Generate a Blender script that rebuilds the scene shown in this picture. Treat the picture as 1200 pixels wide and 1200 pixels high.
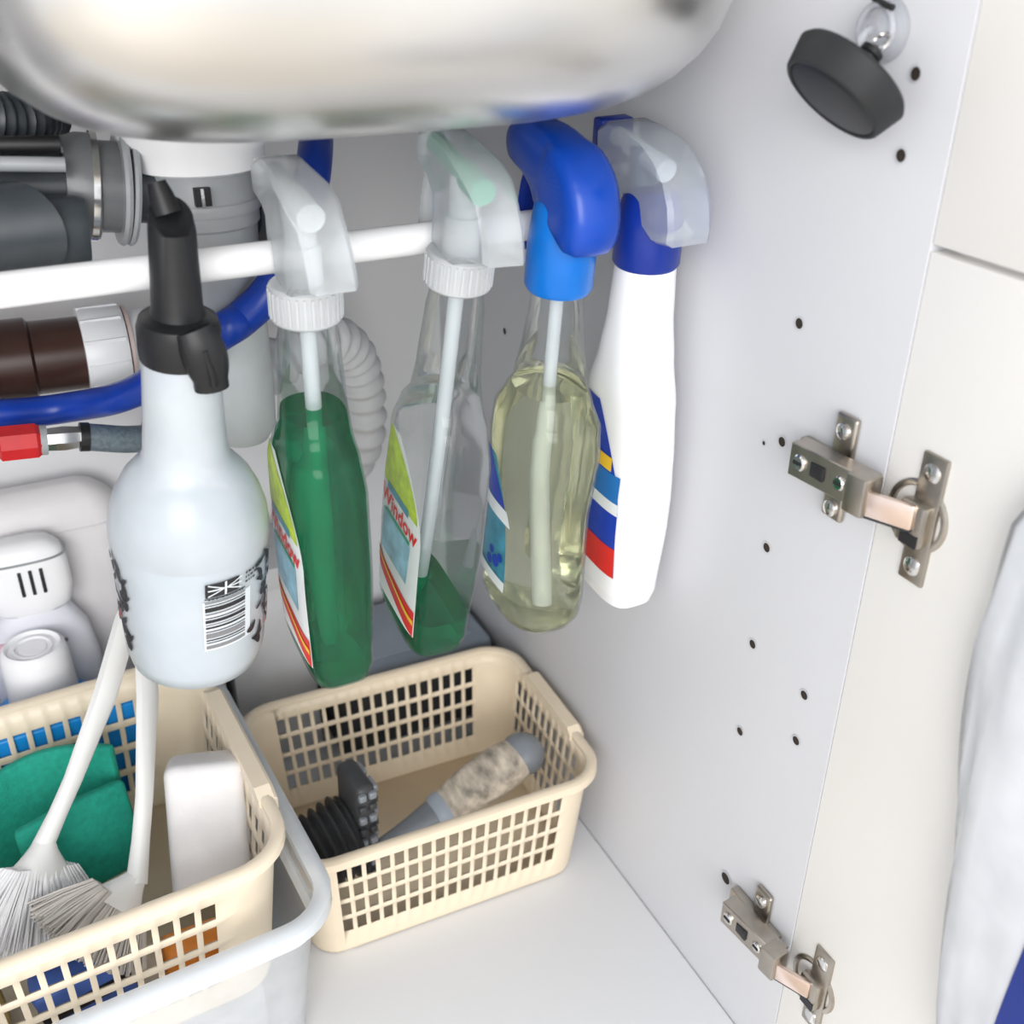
import bpy, bmesh, math, random
from mathutils import Vector, Matrix, Quaternion
random.seed(7)
for o in list(bpy.data.objects):
    bpy.data.objects.remove(o)
S = bpy.context.scene
COL = S.collection
PI = math.pi
R = math.radians

# ------------------------------------------------------------------ camera
cam_d = bpy.data.cameras.new('camera')
cam = bpy.data.objects.new('camera', cam_d)
COL.objects.link(cam)
S.camera = cam
CAM = Vector((0, 0, .655))
_h, _p, _r = R(27), R(29), R(.6)
F = Vector((math.sin(_h) * math.cos(_p), math.cos(_h) * math.cos(_p), -math.sin(_p)))
RT = Vector((math.cos(_h), -math.sin(_h), 0))
UP = RT.cross(F)
RT = RT * math.cos(_r) + UP * math.sin(_r)
UP = RT.cross(F)
m = Matrix((RT, UP, -F)).transposed().to_4x4()
m.translation = CAM
cam.matrix_world = m
cam_d.sensor_width = 36
cam_d.lens = 36 * 1250 / 1200
cam_d.clip_start = .01
cam_d.dof.use_dof = True
cam_d.dof.focus_distance = .60
cam_d.dof.aperture_fstop = 9

# ------------------------------------------------------------------ light
w = bpy.data.worlds.new('room_light')
S.world = w
w.use_nodes = True
w.node_tree.nodes['Background'].inputs[0].default_value = (.93, .96, 1, 1)
w.node_tree.nodes['Background'].inputs[1].default_value = .95


def area(name, loc, target, size, power, color=(1, 1, 1)):
    l = bpy.data.lights.new(name, 'AREA')
    l.shape = 'RECTANGLE'
    l.size, l.size_y = size
    l.energy = power
    l.color = color
    o = bpy.data.objects.new(name, l)
    COL.objects.link(o)
    o.location = loc
    o.rotation_euler = (Vector(target) - Vector(loc)).to_track_quat('-Z', 'Y').to_euler()


area('kitchen_window_light', (-.6, -1.35, 1.0), (.15, .6, .35), (1.3, 1.1), 25, (1, .985, .96))
S.view_settings.view_transform = 'Standard'
S.view_settings.look = 'None'
S.view_settings.gamma = 1
S.view_settings.exposure = .42
S.view_settings.use_curve_mapping = False

# ------------------------------------------------------------------ materials
MATS = {}


def nodes_of(name):
    mt = bpy.data.materials.new(name)
    mt.use_nodes = True
    nt = mt.node_tree
    return mt, nt, nt.nodes['Principled BSDF']


def mat(name, col, rough=.5, metal=0, noise=.04, nscale=60, bump=0, bscale=200, trans=0, ior=1.45, coat=0, sss=0, stretch=None):
    """procedural principled material with slight colour variation and fine relief"""
    if name in MATS:
        return MATS[name]
    mt, nt, p = nodes_of(name)
    L = nt.links
    p.inputs['Roughness'].default_value = rough
    p.inputs['Metallic'].default_value = metal
    p.inputs['IOR'].default_value = ior
    p.inputs['Transmission Weight'].default_value = trans
    p.inputs['Coat Weight'].default_value = coat
    if sss:
        p.inputs['Subsurface Weight'].default_value = sss
        p.inputs['Subsurface Radius'].default_value = (.004, .004, .004)
    tc = nt.nodes.new('ShaderNodeTexCoord')
    mp = nt.nodes.new('ShaderNodeMapping')
    L.new(tc.outputs['Object'], mp.inputs[0])
    if stretch:
        mp.inputs['Scale'].default_value = stretch
    n = nt.nodes.new('ShaderNodeTexNoise')
    n.inputs['Scale'].default_value = nscale
    n.inputs['Detail'].default_value = 4
    L.new(mp.outputs[0], n.inputs['Vector'])
    r = nt.nodes.new('ShaderNodeValToRGB')
    r.color_ramp.elements[0].position = .3
    r.color_ramp.elements[1].position = .7
    r.color_ramp.elements[0].color = tuple(max(0, c * (1 - noise)) for c in col) + (1,)
    r.color_ramp.elements[1].color = tuple(min(1, c * (1 + noise)) for c in col) + (1,)
    L.new(n.outputs[0], r.inputs[0])
    L.new(r.outputs[0], p.inputs['Base Color'])
    if bump:
        n2 = nt.nodes.new('ShaderNodeTexNoise')
        n2.inputs['Scale'].default_value = bscale
        n2.inputs['Detail'].default_value = 3
        L.new(mp.outputs[0], n2.inputs['Vector'])
        b = nt.nodes.new('ShaderNodeBump')
        b.inputs['Strength'].default_value = bump
        b.inputs['Distance'].default_value = .002
        L.new(n2.outputs[0], b.inputs['Height'])
        L.new(b.outputs[0], p.inputs['Normal'])
    MATS[name] = mt
    return mt


def clear(name, tint, haze_col, haze, gloss_rough=.05, haze_trans=False):
    """thin clear plastic: tinted transparency, a little milky haze, fresnel gloss"""
    if name in MATS:
        return MATS[name]
    mt, nt, p = nodes_of(name)
    L = nt.links
    out = nt.nodes['Material Output']
    t = nt.nodes.new('ShaderNodeBsdfTransparent')
    t.inputs[0].default_value = tint + (1,)
    p.inputs['Base Color'].default_value = haze_col + (1,)
    p.inputs['Roughness'].default_value = .35
    mix = nt.nodes.new('ShaderNodeMixShader')
    tc = nt.nodes.new('ShaderNodeTexCoord')
    n = nt.nodes.new('ShaderNodeTexNoise')
    n.inputs['Scale'].default_value = 35
    L.new(tc.outputs['Object'], n.inputs['Vector'])
    mr = nt.nodes.new('ShaderNodeMapRange')
    mr.inputs['To Min'].default_value = max(0, haze * .8)
    mr.inputs['To Max'].default_value = min(1, haze * 1.2)
    L.new(n.outputs[0], mr.inputs[0])
    L.new(mr.outputs[0], mix.inputs[0])
    L.new(t.outputs[0], mix.inputs[1])
    L.new(p.outputs[0], mix.inputs[2])
    g = nt.nodes.new('ShaderNodeBsdfGlossy')
    g.inputs['Roughness'].default_value = gloss_rough
    lw = nt.nodes.new('ShaderNodeLayerWeight')
    lw.inputs[0].default_value = .28
    mul = nt.nodes.new('ShaderNodeMath')
    mul.operation = 'MULTIPLY'
    mul.inputs[1].default_value = .55
    L.new(lw.outputs['Fresnel'], mul.inputs[0])
    m2 = nt.nodes.new('ShaderNodeMixShader')
    L.new(mul.outputs[0], m2.inputs[0])
    L.new(mix.outputs[0], m2.inputs[1])
    L.new(g.outputs[0], m2.inputs[2])
    L.new(m2.outputs[0], out.inputs['Surface'])
    MATS[name] = mt
    return mt


def liquid(name, col, body=.45, tint=None):
    """coloured liquid: refracting and slightly cloudy"""
    mt, nt, p = nodes_of(name)
    L = nt.links
    out = nt.nodes['Material Output']
    g = nt.nodes.new('ShaderNodeBsdfGlass')
    g.inputs['Color'].default_value = (tint or col) + (1,)
    g.inputs['IOR'].default_value = 1.2
    g.inputs['Roughness'].default_value = .03
    d = nt.nodes.new('ShaderNodeBsdfDiffuse')
    tl = nt.nodes.new('ShaderNodeBsdfTranslucent')
    tc = nt.nodes.new('ShaderNodeTexCoord')
    mp = nt.nodes.new('ShaderNodeMapping')
    mp.inputs['Scale'].default_value = (1, 1, .22)
    L.new(tc.outputs['Object'], mp.inputs[0])
    n = nt.nodes.new('ShaderNodeTexNoise')
    n.inputs['Scale'].default_value = 95
    n.inputs['Detail'].default_value = 3
    n.inputs['Distortion'].default_value = .6
    L.new(mp.outputs[0], n.inputs['Vector'])
    r = nt.nodes.new('ShaderNodeValToRGB')
    r.color_ramp.elements[0].position = .35
    r.color_ramp.elements[1].position = .68
    r.color_ramp.elements[0].color = tuple(c * .8 for c in col) + (1,)
    r.color_ramp.elements[1].color = tuple(min(1, c * 1.25) for c in col) + (1,)
    L.new(n.outputs[0], r.inputs[0])
    L.new(r.outputs[0], d.inputs[0])
    L.new(r.outputs[0], tl.inputs[0])
    a = nt.nodes.new('ShaderNodeMixShader')
    a.inputs[0].default_value = .45
    L.new(d.outputs[0], a.inputs[1])
    L.new(tl.outputs[0], a.inputs[2])
    b = nt.nodes.new('ShaderNodeMixShader')
    b.inputs[0].default_value = body
    L.new(g.outputs[0], b.inputs[1])
    L.new(a.outputs[0], b.inputs[2])
    L.new(b.outputs[0], out.inputs['Surface'])
    MATS[name] = mt
    return mt


M_PANEL = mat('white_melamine', (.615, .62, .65), .45, noise=.012, nscale=8, bump=.03, bscale=500)
M_BACK = mat('grey_white_back_board', (.74, .74, .76), .55, noise=.02, nscale=8)
M_FLOOR = mat('white_base_board', (.73, .735, .75), .4, noise=.012, nscale=8)
M_DOOR = mat('cream_white_door', (.90, .88, .85), .4, noise=.01, nscale=6)
M_HOLE = mat('dark_drilled_hole', (.035, .025, .02), .9)
M_STEEL = mat('brushed_sink_steel', (.74, .73, .71), .30, 1, noise=.02, nscale=12)
M_WHITE = mat('white_plastic', (.84, .85, .87), .35, noise=.015)
M_BRIGHT = mat('glossy_white_plastic', (.92, .92, .94), .22, noise=.01)
M_ROD = mat('white_enamelled_rod', (.90, .90, .92), .25, noise=.01)
M_GREYP = mat('grey_pipe_plastic', (.33, .345, .36), .35, noise=.06)
M_DGREY = mat('dark_grey_pipe_plastic', (.045, .054, .064), .38, noise=.15)
M_BLACKP = mat('black_plastic', (.010, .0105, .012), .42, noise=.2)
M_RUBBER = mat('black_rubber', (.019, .0205, .023), .6, noise=.2, bump=.1, bscale=150)
M_BLUEH = mat('blue_rubber_hose', (.006, .045, .36), .33, noise=.12)
M_BROWN = mat('brown_waste_pipe_plastic', (.045, .021, .016), .3, noise=.3, nscale=25)
M_RED = mat('red_plastic', (.55, .018, .022), .4, noise=.1)
M_CHROME = mat('chrome', (.75, .74, .73), .14, 1, noise=.03)
M_GHOSE = mat('grey_braided_hose', (.12, .155, .18), .4, noise=.25, nscale=400)
M_NICKEL = mat('dull_nickel_hinge_metal', (.46, .42, .37), .33, 1, noise=.1, nscale=90)
M_COPPER = mat('pinkish_link_steel', (.86, .70, .62), .25, 1, noise=.05)
M_CREAM = mat('cream_basket_plastic', (.83, .71, .54), .38, noise=.02, sss=.12)
M_CREAM2 = mat('pale_cream_basket_plastic', (.86, .745, .585), .38, noise=.02, sss=.12)
M_TEAL = mat('teal_green_sponge_cloth', (.012, .33, .235), .8, noise=.12, nscale=200, bump=.3, bscale=700)
M_SPONGE = mat('white_foam', (.80, .785, .79), .85, noise=.03, bump=.15, bscale=900)
M_BRIST = mat('white_bristle_nylon', (.86, .86, .87), .5, noise=.04)
M_BRIST2 = mat('worn_beige_bristle_nylon', (.60, .565, .52), .6, noise=.15)
M_HAND = mat('white_handle_plastic', (.80, .80, .785), .3, noise=.02)
M_DARKB = mat('charcoal_rubber', (.05, .052, .055), .5, noise=.15)
M_MIDG = mat('mid_grey_plastic', (.24, .26, .29), .4, noise=.06)
M_MARBLE = mat('mottled_beige_wood', (.56, .49, .40), .55, noise=.55, nscale=110, stretch=(1, .35, 1))
M_GBOX = mat('grey_box_card', (.52, .52, .53), .6, noise=.06, nscale=30)
M_SLATE = mat('slate_blue_box_plastic', (.24, .28, .33), .4, noise=.05)
M_CAN = mat('milky_canister_plastic', (.74, .72, .73), .4, noise=.02, sss=.1)
M_BLUEB = mat('bright_blue_packaging', (.01, .27, .72), .35, noise=.08)
M_ORANGE = mat('orange_packaging', (.75, .25, .035), .5, noise=.1)
M_BLUESPRAY = mat('royal_blue_sprayer_plastic', (.003, .058, .42), .3, noise=.06)
M_AZURE = mat('azure_collar_plastic', (.003, .16, .60), .3, noise=.05)
M_NAVY = mat('navy_blue_plastic', (.006, .03, .28), .33, noise=.06)
M_FROST = clear('frosted_sprayer_plastic', (.93, .95, .96), (.78, .81, .83), .36, .2)
M_FROSTC = clear('clearer_sprayer_plastic', (.90, .93, .96), (.76, .80, .85), .38, .12)
M_COLLAR = clear('milky_collar_plastic', (.93, .95, .96), (.74, .76, .78), .6, .2)
M_CLEAR = clear('clear_bottle_plastic', (.95, .965, .97), (.8, .82, .84), .02, .04)
M_BIN = clear('clear_bin_plastic', (.96, .98, 1.0), (.93, .95, .97), .42, .1)
M_BINRIM = clear('thick_clear_bin_rim', (.95, .975, 1.0), (.90, .94, .98), .58, .12)
M_HOOK = clear('clear_hook_plastic', (.95, .96, .98), (.85, .86, .89), .25, .03)
M_HDPE = clear('milky_bottle_plastic', (.93, .95, .98), (.70, .75, .79), .62, .3)
M_STRAW = clear('clear_dip_tube', (.95, .97, .98), (.85, .90, .93), .5, .1)
M_BAG = clear('thin_white_bag_film', (.96, .97, 1), (.93, .955, 1.0), .75, .25)
L_GREEN = liquid('green_cleaner_liquid', (.0, .225, .10), .38, (.015, .76, .45))
L_YELLOW = liquid('pale_yellow_cleaner_liquid', (.80, .80, .60), .08, (.975, .98, .87))
L_BLUISH = mat('bluish_white_liquid', (.50, .62, .69), .3, noise=.02)
P_LIME = mat('print_lime', (.50, .66, .05), .4, noise=.2, nscale=120)
P_WHITE = mat('print_white', (.82, .85, .86), .4, noise=.02)
P_SKY = mat('print_sky_blue', (.30, .55, .68), .4, noise=.25, nscale=90)
P_RED = mat('print_red', (.72, .025, .02), .4, noise=.05)
P_YEL = mat('print_yellow', (.90, .55, .03), .4, noise=.05)
P_GRN = mat('print_green', (.03, .35, .20), .4, noise=.05)
P_BLUE = mat('print_blue', (.012, .05, .42), .4, noise=.08)
P_TEAL = mat('print_teal', (.06, .27, .38), .4, noise=.3, nscale=90)
P_BLACK = mat('print_black', (.02, .02, .023), .5, noise=.05)
P_GREY = mat('print_grey', (.22, .22, .23), .5, noise=.05)

# ------------------------------------------------------------------ mesh helpers


def new_mesh(name, bm, material, parent=None, smooth=True, sharp=40):
    me = bpy.data.meshes.new(name)
    bmesh.ops.recalc_face_normals(bm, faces=bm.faces)
    bm.to_mesh(me)
    bm.free()
    me.materials.append(material)
    if smooth:
        me.polygons.foreach_set('use_smooth', [True] * len(me.polygons))
        me.set_sharp_from_angle(angle=R(sharp))
    o = bpy.data.objects.new(name, me)
    COL.objects.link(o)
    if parent:
        o.parent = parent
    return o


def tag(o, label, cat, group=None):
    o['label'] = label
    o['category'] = cat
    if group:
        o['group'] = group
    return o


def struct(o):
    o['kind'] = 'structure'
    return o


def thing(name, label, cat, loc=(0, 0, 0), group=None, up=None, rz=0):
    o = bpy.data.objects.new(name, None)
    o.empty_display_size = .02
    COL.objects.link(o)
    o.location = loc
    if up is not None:
        q = Vector((0, 0, 1)).rotation_difference(Vector(up))
        q = q @ Quaternion((0, 0, 1), rz)
        o.rotation_euler = q.to_euler()
    else:
        o.rotation_euler = (0, 0, rz)
    return tag(o, label, cat, group)


def add_rings(bm, rings, cap0=True, cap1=True, closed=True):
    vs = [[bm.verts.new(p) for p in ring] for ring in rings]
    n = len(vs[0])
    for a, b in zip(vs, vs[1:]):
        for i in range(n if closed else n - 1):
            j = (i + 1) % n
            bm.faces.new((a[i], a[j], b[j], b[i]))
    if cap0:
        bm.faces.new(vs[0][::-1])
    if cap1:
        bm.faces.new(vs[-1])
    return vs


def loft(rings, cap0=True, cap1=True, closed=True):
    bm = bmesh.new()
    add_rings(bm, rings, cap0, cap1, closed)
    return bm


def add_box(bm, c, s, rot=None):
    x, y, z = s[0] / 2, s[1] / 2, s[2] / 2
    vs = []
    for q in ((-x, -y, -z), (x, -y, -z), (x, y, -z), (-x, y, -z), (-x, -y, z), (x, -y, z), (x, y, z), (-x, y, z)):
        v = Vector(q)
        if rot:
            v = rot @ v
        vs.append(bm.verts.new(Vector(c) + v))
    for f in ((0, 3, 2, 1), (4, 5, 6, 7), (0, 1, 5, 4), (1, 2, 6, 5), (2, 3, 7, 6), (3, 0, 4, 7)):
        bm.faces.new([vs[i] for i in f])


def box(c, s, bevel=0, seg=2, rot=None):
    bm = bmesh.new()
    add_box(bm, c, s, rot)
    if bevel:
        bmesh.ops.bevel(bm, geom=bm.edges[:], offset=bevel, segments=seg, affect='EDGES', profile=.5)
    return bm


def circle(r, z, n=32, cx=0, cy=0):
    return [(cx + r * math.cos(2 * PI * i / n), cy + r * math.sin(2 * PI * i / n), z) for i in range(n)]


def lathe(prof, n=32, cap0=True, cap1=True, cx=0, cy=0):
    return loft([circle(r, z, n, cx, cy) for r, z in prof], cap0, cap1)


def frame_mat(d):
    d = Vector(d).normalized()
    return d.to_track_quat('Z', 'Y').to_matrix()


def add_cyl(bm, a, b, prof, n=28, cap=True):
    """turned shape along a->b; prof = [(t 0..1, radius)]"""
    a, b = Vector(a), Vector(b)
    Q = frame_mat(b - a)
    rings = []
    for t, r in prof:
        c = a.lerp(b, t)
        rings.append([c + Q @ Vector((r * math.cos(2 * PI * i / n), r * math.sin(2 * PI * i / n), 0)) for i in range(n)])
    add_rings(bm, rings, cap, cap)


def cyl(a, b, prof, n=28, cap=True):
    bm = bmesh.new()
    add_cyl(bm, a, b, prof, n, cap)
    return bm


def catmull(pts, k=8):
    P = [Vector(p) for p in pts]
    P = [P[0] * 2 - P[1]] + P + [P[-1] * 2 - P[-2]]
    out = []
    for i in range(1, len(P) - 2):
        for j in range(k):
            t = j / k
            p0, p1, p2, p3 = P[i - 1:i + 3]
            out.append(.5 * ((2 * p1) + (p2 - p0) * t + (2 * p0 - 5 * p1 + 4 * p2 - p3) * t * t + (3 * p1 - p0 - 3 * p2 + p3) * t ** 3))
    out.append(P[-2])
    return out


def add_tube(bm, pts, rad, n=16, cap=True, flat=None):
    """rad: number or function(t 0..1); flat=(sx,sy) cross-section scale"""
    pts = [Vector(p) for p in pts]
    rings = []
    up = None
    N = len(pts)
    for i, p in enumerate(pts):
        d = (pts[min(i + 1, N - 1)] - pts[max(i - 1, 0)]).normalized()
        if up is None:
            up = Vector((0, 0, 1)) if abs(d.z) < .9 else Vector((0, 1, 0))
        s = d.cross(up).normalized()
        up = s.cross(d).normalized()
        r = rad(i / (N - 1)) if callable(rad) else rad
        fx, fy = flat or (1, 1)
        rings.append([p + s * (r * fx * math.cos(2 * PI * k / n)) + up * (r * fy * math.sin(2 * PI * k / n)) for k in range(n)])
    add_rings(bm, rings, cap, cap)


def tube(pts, rad, n=16, cap=True, flat=None):
    bm = bmesh.new()
    add_tube(bm, pts, rad, n, cap, flat)
    return bm


def srect(hx, hy, z, n=40, e=4, cx=0, cy=0):
    """superellipse ring"""
    out = []
    for i in range(n):
        a = 2 * PI * i / n
        c, s = math.cos(a), math.sin(a)
        out.append((cx + hx * math.copysign(abs(c) ** (2 / e), c), cy + hy * math.copysign(abs(s) ** (2 / e), s), z))
    return out


def rrect(hx, hy, r, z, k=6, cx=0, cy=0):
    """rounded rectangle ring, counterclockwise"""
    out = []
    for q, (sx, sy) in enumerate(((1, 1), (-1, 1), (-1, -1), (1, -1))):
        for i in range(k + 1):
            a = PI / 2 * (q + i / k)
            out.append((cx + sx * (hx - r) + r * math.cos(a), cy + sy * (hy - r) + r * math.sin(a), z))
    return out


def subsurf(o, lv=2):
    md = o.modifiers.new('smooth', 'SUBSURF')
    md.levels = md.render_levels = lv
    return o


def solid(o, t, off=0):
    md = o.modifiers.new('thickness', 'SOLIDIFY')
    md.thickness = t
    md.offset = off
    return o


def text_points(s, size):
    """triangulated outline mesh of a word, in its own plane"""
    cu = bpy.data.curves.new('lettering', 'FONT')
    cu.body = s
    cu.size = size
    cu.resolution_u = 3
    cu.offset = size * .022
    o = bpy.data.objects.new('lettering', cu)
    COL.objects.link(o)
    bpy.context.view_layer.update()
    me = bpy.data.meshes.new_from_object(o.evaluated_get(bpy.context.evaluated_depsgraph_get()))
    bpy.data.objects.remove(o)
    vs = [tuple(v.co) for v in me.vertices]
    fs = [tuple(p.vertices) for p in me.polygons]
    bpy.data.meshes.remove(me)
    return vs, fs


# ------------------------------------------------------------------ the cabinet
W = .3505      # inner face of the right side panel
YB = .83       # back board
YF = .312      # front edge of the cabinet
XL = -.45
ZT = .735
struct(new_mesh('floor', box(((XL + W) / 2, (YF + YB) / 2, -.008), (W - XL - .0012, YB - YF, .016), .0006), M_FLOOR))
wr = struct(new_mesh('wall_right', box((W + .009, (YF + YB) / 2, .31), (.018, YB - YF, .85), .0004), M_PANEL))
struct(new_mesh('wall_left', box((XL - .009, (YF + YB) / 2, .31), (.018, YB - YF, .85), .0004), M_PANEL))
struct(new_mesh('wall_back', box(((XL + W) / 2, YB + .005, .31), (W - XL + .036, .008, .85)), M_BACK))
struct(new_mesh('ceiling', box(((XL + W) / 2, (YF + YB) / 2 + .0, ZT + .02), (W - XL + .036, YB - YF + .03, .036), .001), M_PANEL))
struct(new_mesh('floor_kitchen', box((0, -.6, -.13), (3.2, 1.75, .02)), mat('tan_kitchen_floor', (.66, .60, .52), .4, noise=.15, nscale=12)))
struct(new_mesh('baseboard_front', box(((XL + W) / 2, YF + .05, -.068), (W - XL, .016, .1), .001), M_PANEL))
# drilled shelf holes, on the face of the panel
def hole(y, z, r=.0027):
    bm = bmesh.new()
    rings = [[(W - .0004, y + q * r * math.cos(2 * PI * i / 14), z + q * r * math.sin(2 * PI * i / 14)) for i in range(14)] for q in (.02, 1)]
    vs = add_rings(bm, rings, True, False)
    o = new_mesh('shelf_pin_hole', bm, M_HOLE, wr, smooth=False)
    bm = bmesh.new()
    rings = [[(W - .0006, y + q * r * math.cos(2 * PI * i / 14), z + q * r * math.sin(2 * PI * i / 14)) for i in range(14)] for q in (1, 1.25)]
    add_rings(bm, rings, False, False)
    new_mesh('hole_rim', bm, M_PANEL, wr, smooth=False)
for z in (.485, .4215, .358, .2935, .229):
    hole(.3815, z)
for z in (.603, .5715, .2894, .2574):
    hole(.336, z)
hole(.3749, .1105, .0042)
hole(.7027, .3788)
hole(.395, .415, .0012)

# doors, open at a right angle
def door(name, z0, z1):
    o = struct(new_mesh(name, box((.3600, .3115 - .225, (z0 + z1) / 2), (.018, .45, z1 - z0), .0005), M_DOOR))
    return o
door('door_1', -.05, .5375)
door('door_2', .5405, .735)

# ------------------------------------------------------------------ sink
def make_sink():
    t = thing('kitchen_sink', 'stainless steel sink bowl seen from below, hanging above the spray bottles', 'sink', (.168, .56, .577))
    hx, hy, rr = .163, .18, .062
    prof = []
    for i in range(9):
        a = PI / 2 * i / 8
        prof.append((rr * (1 - math.sin(a)), rr * (1 - math.cos(a))))   # inset, height
    rings = [srect(.03, .03, -.0, 64, 3.2, -.055, .02)]
    rings.append(srect(hx - rr - .03, hy - rr - .03, .0, 64, 3.2))
    for ins, h in prof:
        rings.append(srect(hx - ins, hy - ins, h, 64, 3.6 + 1.4 * (1 - ins / rr)))
    rings.append(srect(hx, hy, .1, 64, 5))
    rings.append(srect(hx + .001, hy + .001, .161, 64, 5))
    o = new_mesh('bowl', loft(rings, True, False), M_STEEL, t, sharp=80)
    solid(o, .0012, -1)
    rings = [srect(hx, hy, .1605, 64, 5), srect(hx + .02, hy + .03, .1605, 64, 6), srect(hx + .02, hy + .03, .162, 64, 6), srect(hx, hy, .162, 64, 5)]
    new_mesh('flange', loft(rings, False, False), M_STEEL, t)
make_sink()

# ------------------------------------------------------------------ drain and pipes
def make_drain():
    t = thing('sink_drain', 'grey strainer body with white collar under the steel sink bowl', 'drain', (.113, .585, .44))
    z0 = .44
    def q(p): return [(r, z - z0) for r, z in p]
    new_mesh('white_collar', lathe(q([(.030, .5765), (.0395, .5762), (.0392, .558), (.0345, .552), (.034, .543), (.029, .541), (.0285, .5415)]), 40), M_BRIGHT, t)
    new_mesh('strainer_body', lathe(q([(.0265, .543), (.0285, .5405), (.0285, .514), (.027, .5125), (.0265, .505), (.0255, .487), (.02, .478), (.017, .470), (.017, .455)]), 40), M_GREYP, t)
    new_mesh('band', lathe(q([(.0293, .5265), (.0297, .5255), (.0297, .5215), (.0293, .5205)]), 40, False, False), M_GREYP, t)
    bm = bmesh.new()
    add_box(bm, (-.006, -.0297, .5325 - z0), (.008, .004, .009))
    new_mesh('clip', bm, M_BLACKP, t, False)
    bm = bmesh.new()
    add_box(bm, (-.0065, -.032, .5325 - z0), (.0016, .003, .009))
    new_mesh('clip_tab', bm, M_CHROME, t, False)
    new_mesh('side_outlet', cyl((.024, .004, .512 - z0), (.050, .012, .506 - z0), [(0, .013), (.6, .013), (.6, .016), (1, .016)]), M_DGREY, t)
    # bottle trap below
    new_mesh('trap_cup', lathe(q([(.004, .368), (.015, .371), (.0205, .380), (.0215, .40), (.0215, .452), (.0235, .454), (.0235, .468), (.018, .470)]), 36, cx=.012, cy=.03), clear('milky_trap_plastic', (.92, .94, .95), (.74, .77, .78), .7, .2), t)
make_drain()

def make_overflow():
    t = thing('overflow_pipe', 'dark grey overflow pipe joined sideways to the sink drain', 'pipe', (.03, .585, .50))
    b = Vector((.03, .585, .50))
    def c(a1, b1, prof, n=32): return cyl(Vector(a1) - b, Vector(b1) - b, prof, n)
    new_mesh('pipe', c((-.14, .592, .545), (.050, .588, .536), [(0, .0165), (1, .0165)]), M_DGREY, t)
    new_mesh('coupling_nut', c((.046, .588, .537), (.073, .587, .534), [(0, .0175), (0, .024), (.25, .026), (.55, .026), (.6, .0225), (1, .0225)]), mat('worn_grey_nut', (.15, .155, .165), .3, noise=.2, nscale=30), t)
    new_mesh('ring', c((.0575, .5878, .5355), (.0605, .5877, .535), [(0, .0262), (0, .0272), (1, .0272), (1, .0262)]), M_CHROME, t)
    new_mesh('ring', c((.071, .587, .5345), (.0745, .587, .534), [(0, .02), (0, .0285), (.5, .0295), (1, .0285), (1, .02)]), M_GREYP, t)
    new_mesh('ring', c((.0755, .587, .534), (.0785, .587, .5335), [(0, .02), (0, .0285), (.5, .0295), (1, .0285), (1, .02)]), M_GREYP, t)
    new_mesh('neck', c((.07, .587, .534), (.094, .586, .531), [(0, .017), (1, .017)]), M_DGREY, t)
    # lower branch: short cylinder with a slanted end cap
    new_mesh('branch', c((-.03, .555, .528), (.050, .552, .5225), [(0, .0165), (.95, .0165), (1, .015)]), M_DGREY, t)
    rings = []
    for i in range(9):
        a = i / 8
        rings.append([Vector((-.055 + .078 * a - .016 * math.cos(k * PI / 10) * a, .553, .5265)) - b + Vector((0, .021 * math.cos(k * PI / 10), .0215 * math.sin(k * PI / 10) * (1 - .0 * a))) for k in range(20)])
    new_mesh('end_cap', loft(rings), M_DGREY, t)
    new_mesh('bolt', c((-.02, .568, .564), (.046, .566, .5605), [(0, .004), (1, .004)]), M_BLACKP, t)
    new_mesh('bolt', c((.005, .56, .556), (.046, .558, .5525), [(0, .0035), (1, .0035)]), M_GREYP, t)
make_overflow()

def corrugated(name, label, pts, r, amp, ribs, m):
    P = catmull(pts, 26)
    base = Vector(pts[0])
    o = tag(new_mesh(name, tube([p - base for p in P], lambda t: r + amp * math.sin(t * 2 * PI * ribs), 20), m, sharp=80), label, 'hose')
    o.location = base
    return o
corrugated('corrugated_hose', 'dark corrugated hose tucked against the side of the sink bowl', [(-.19, .70, .57), (-.09, .66, .572), (-.03, .62, .578), (.004, .60, .572), (.03, .61, .566), (.05, .65, .56)], .012, .0016, 34, M_DGREY)
corrugated('corrugated_hose', 'pale grey corrugated drain hose bending down behind the green bottles', [(.148, .655, .395), (.18, .665, .405), (.205, .68, .402), (.226, .70, .38), (.237, .715, .345), (.24, .73, .30), (.235, .76, .26), (.23, .785, .245)], .0155, .0022, 19, mat('pale_hose_plastic', (.60, .60, .62), .4, noise=.04))

def simple_tube(name, label, cat, pts, r, m, k=10, n=20):
    base = Vector(pts[0])
    o = tag(new_mesh(name, tube([p - base for p in catmull(pts, k)], r, n), m), label, cat)
    o.location = base
    return o
simple_tube('water_hose', 'blue water hose sweeping up behind the spray bottles', 'hose',
            [(-.16, .735, .40), (-.09, .715, .388), (-.018, .70, .3795), (.0323, .70, .3755), (.070, .655, .397), (.105, .565, .456), (.1216, .562, .4656), (.1391, .56, .4814), (.1599, .568, .5105), (.1764, .59, .5385), (.198, .66, .550), (.208, .755, .556), (.208, .80, .60), (.2, .805, .72)], .0098, M_BLUEH)

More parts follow.
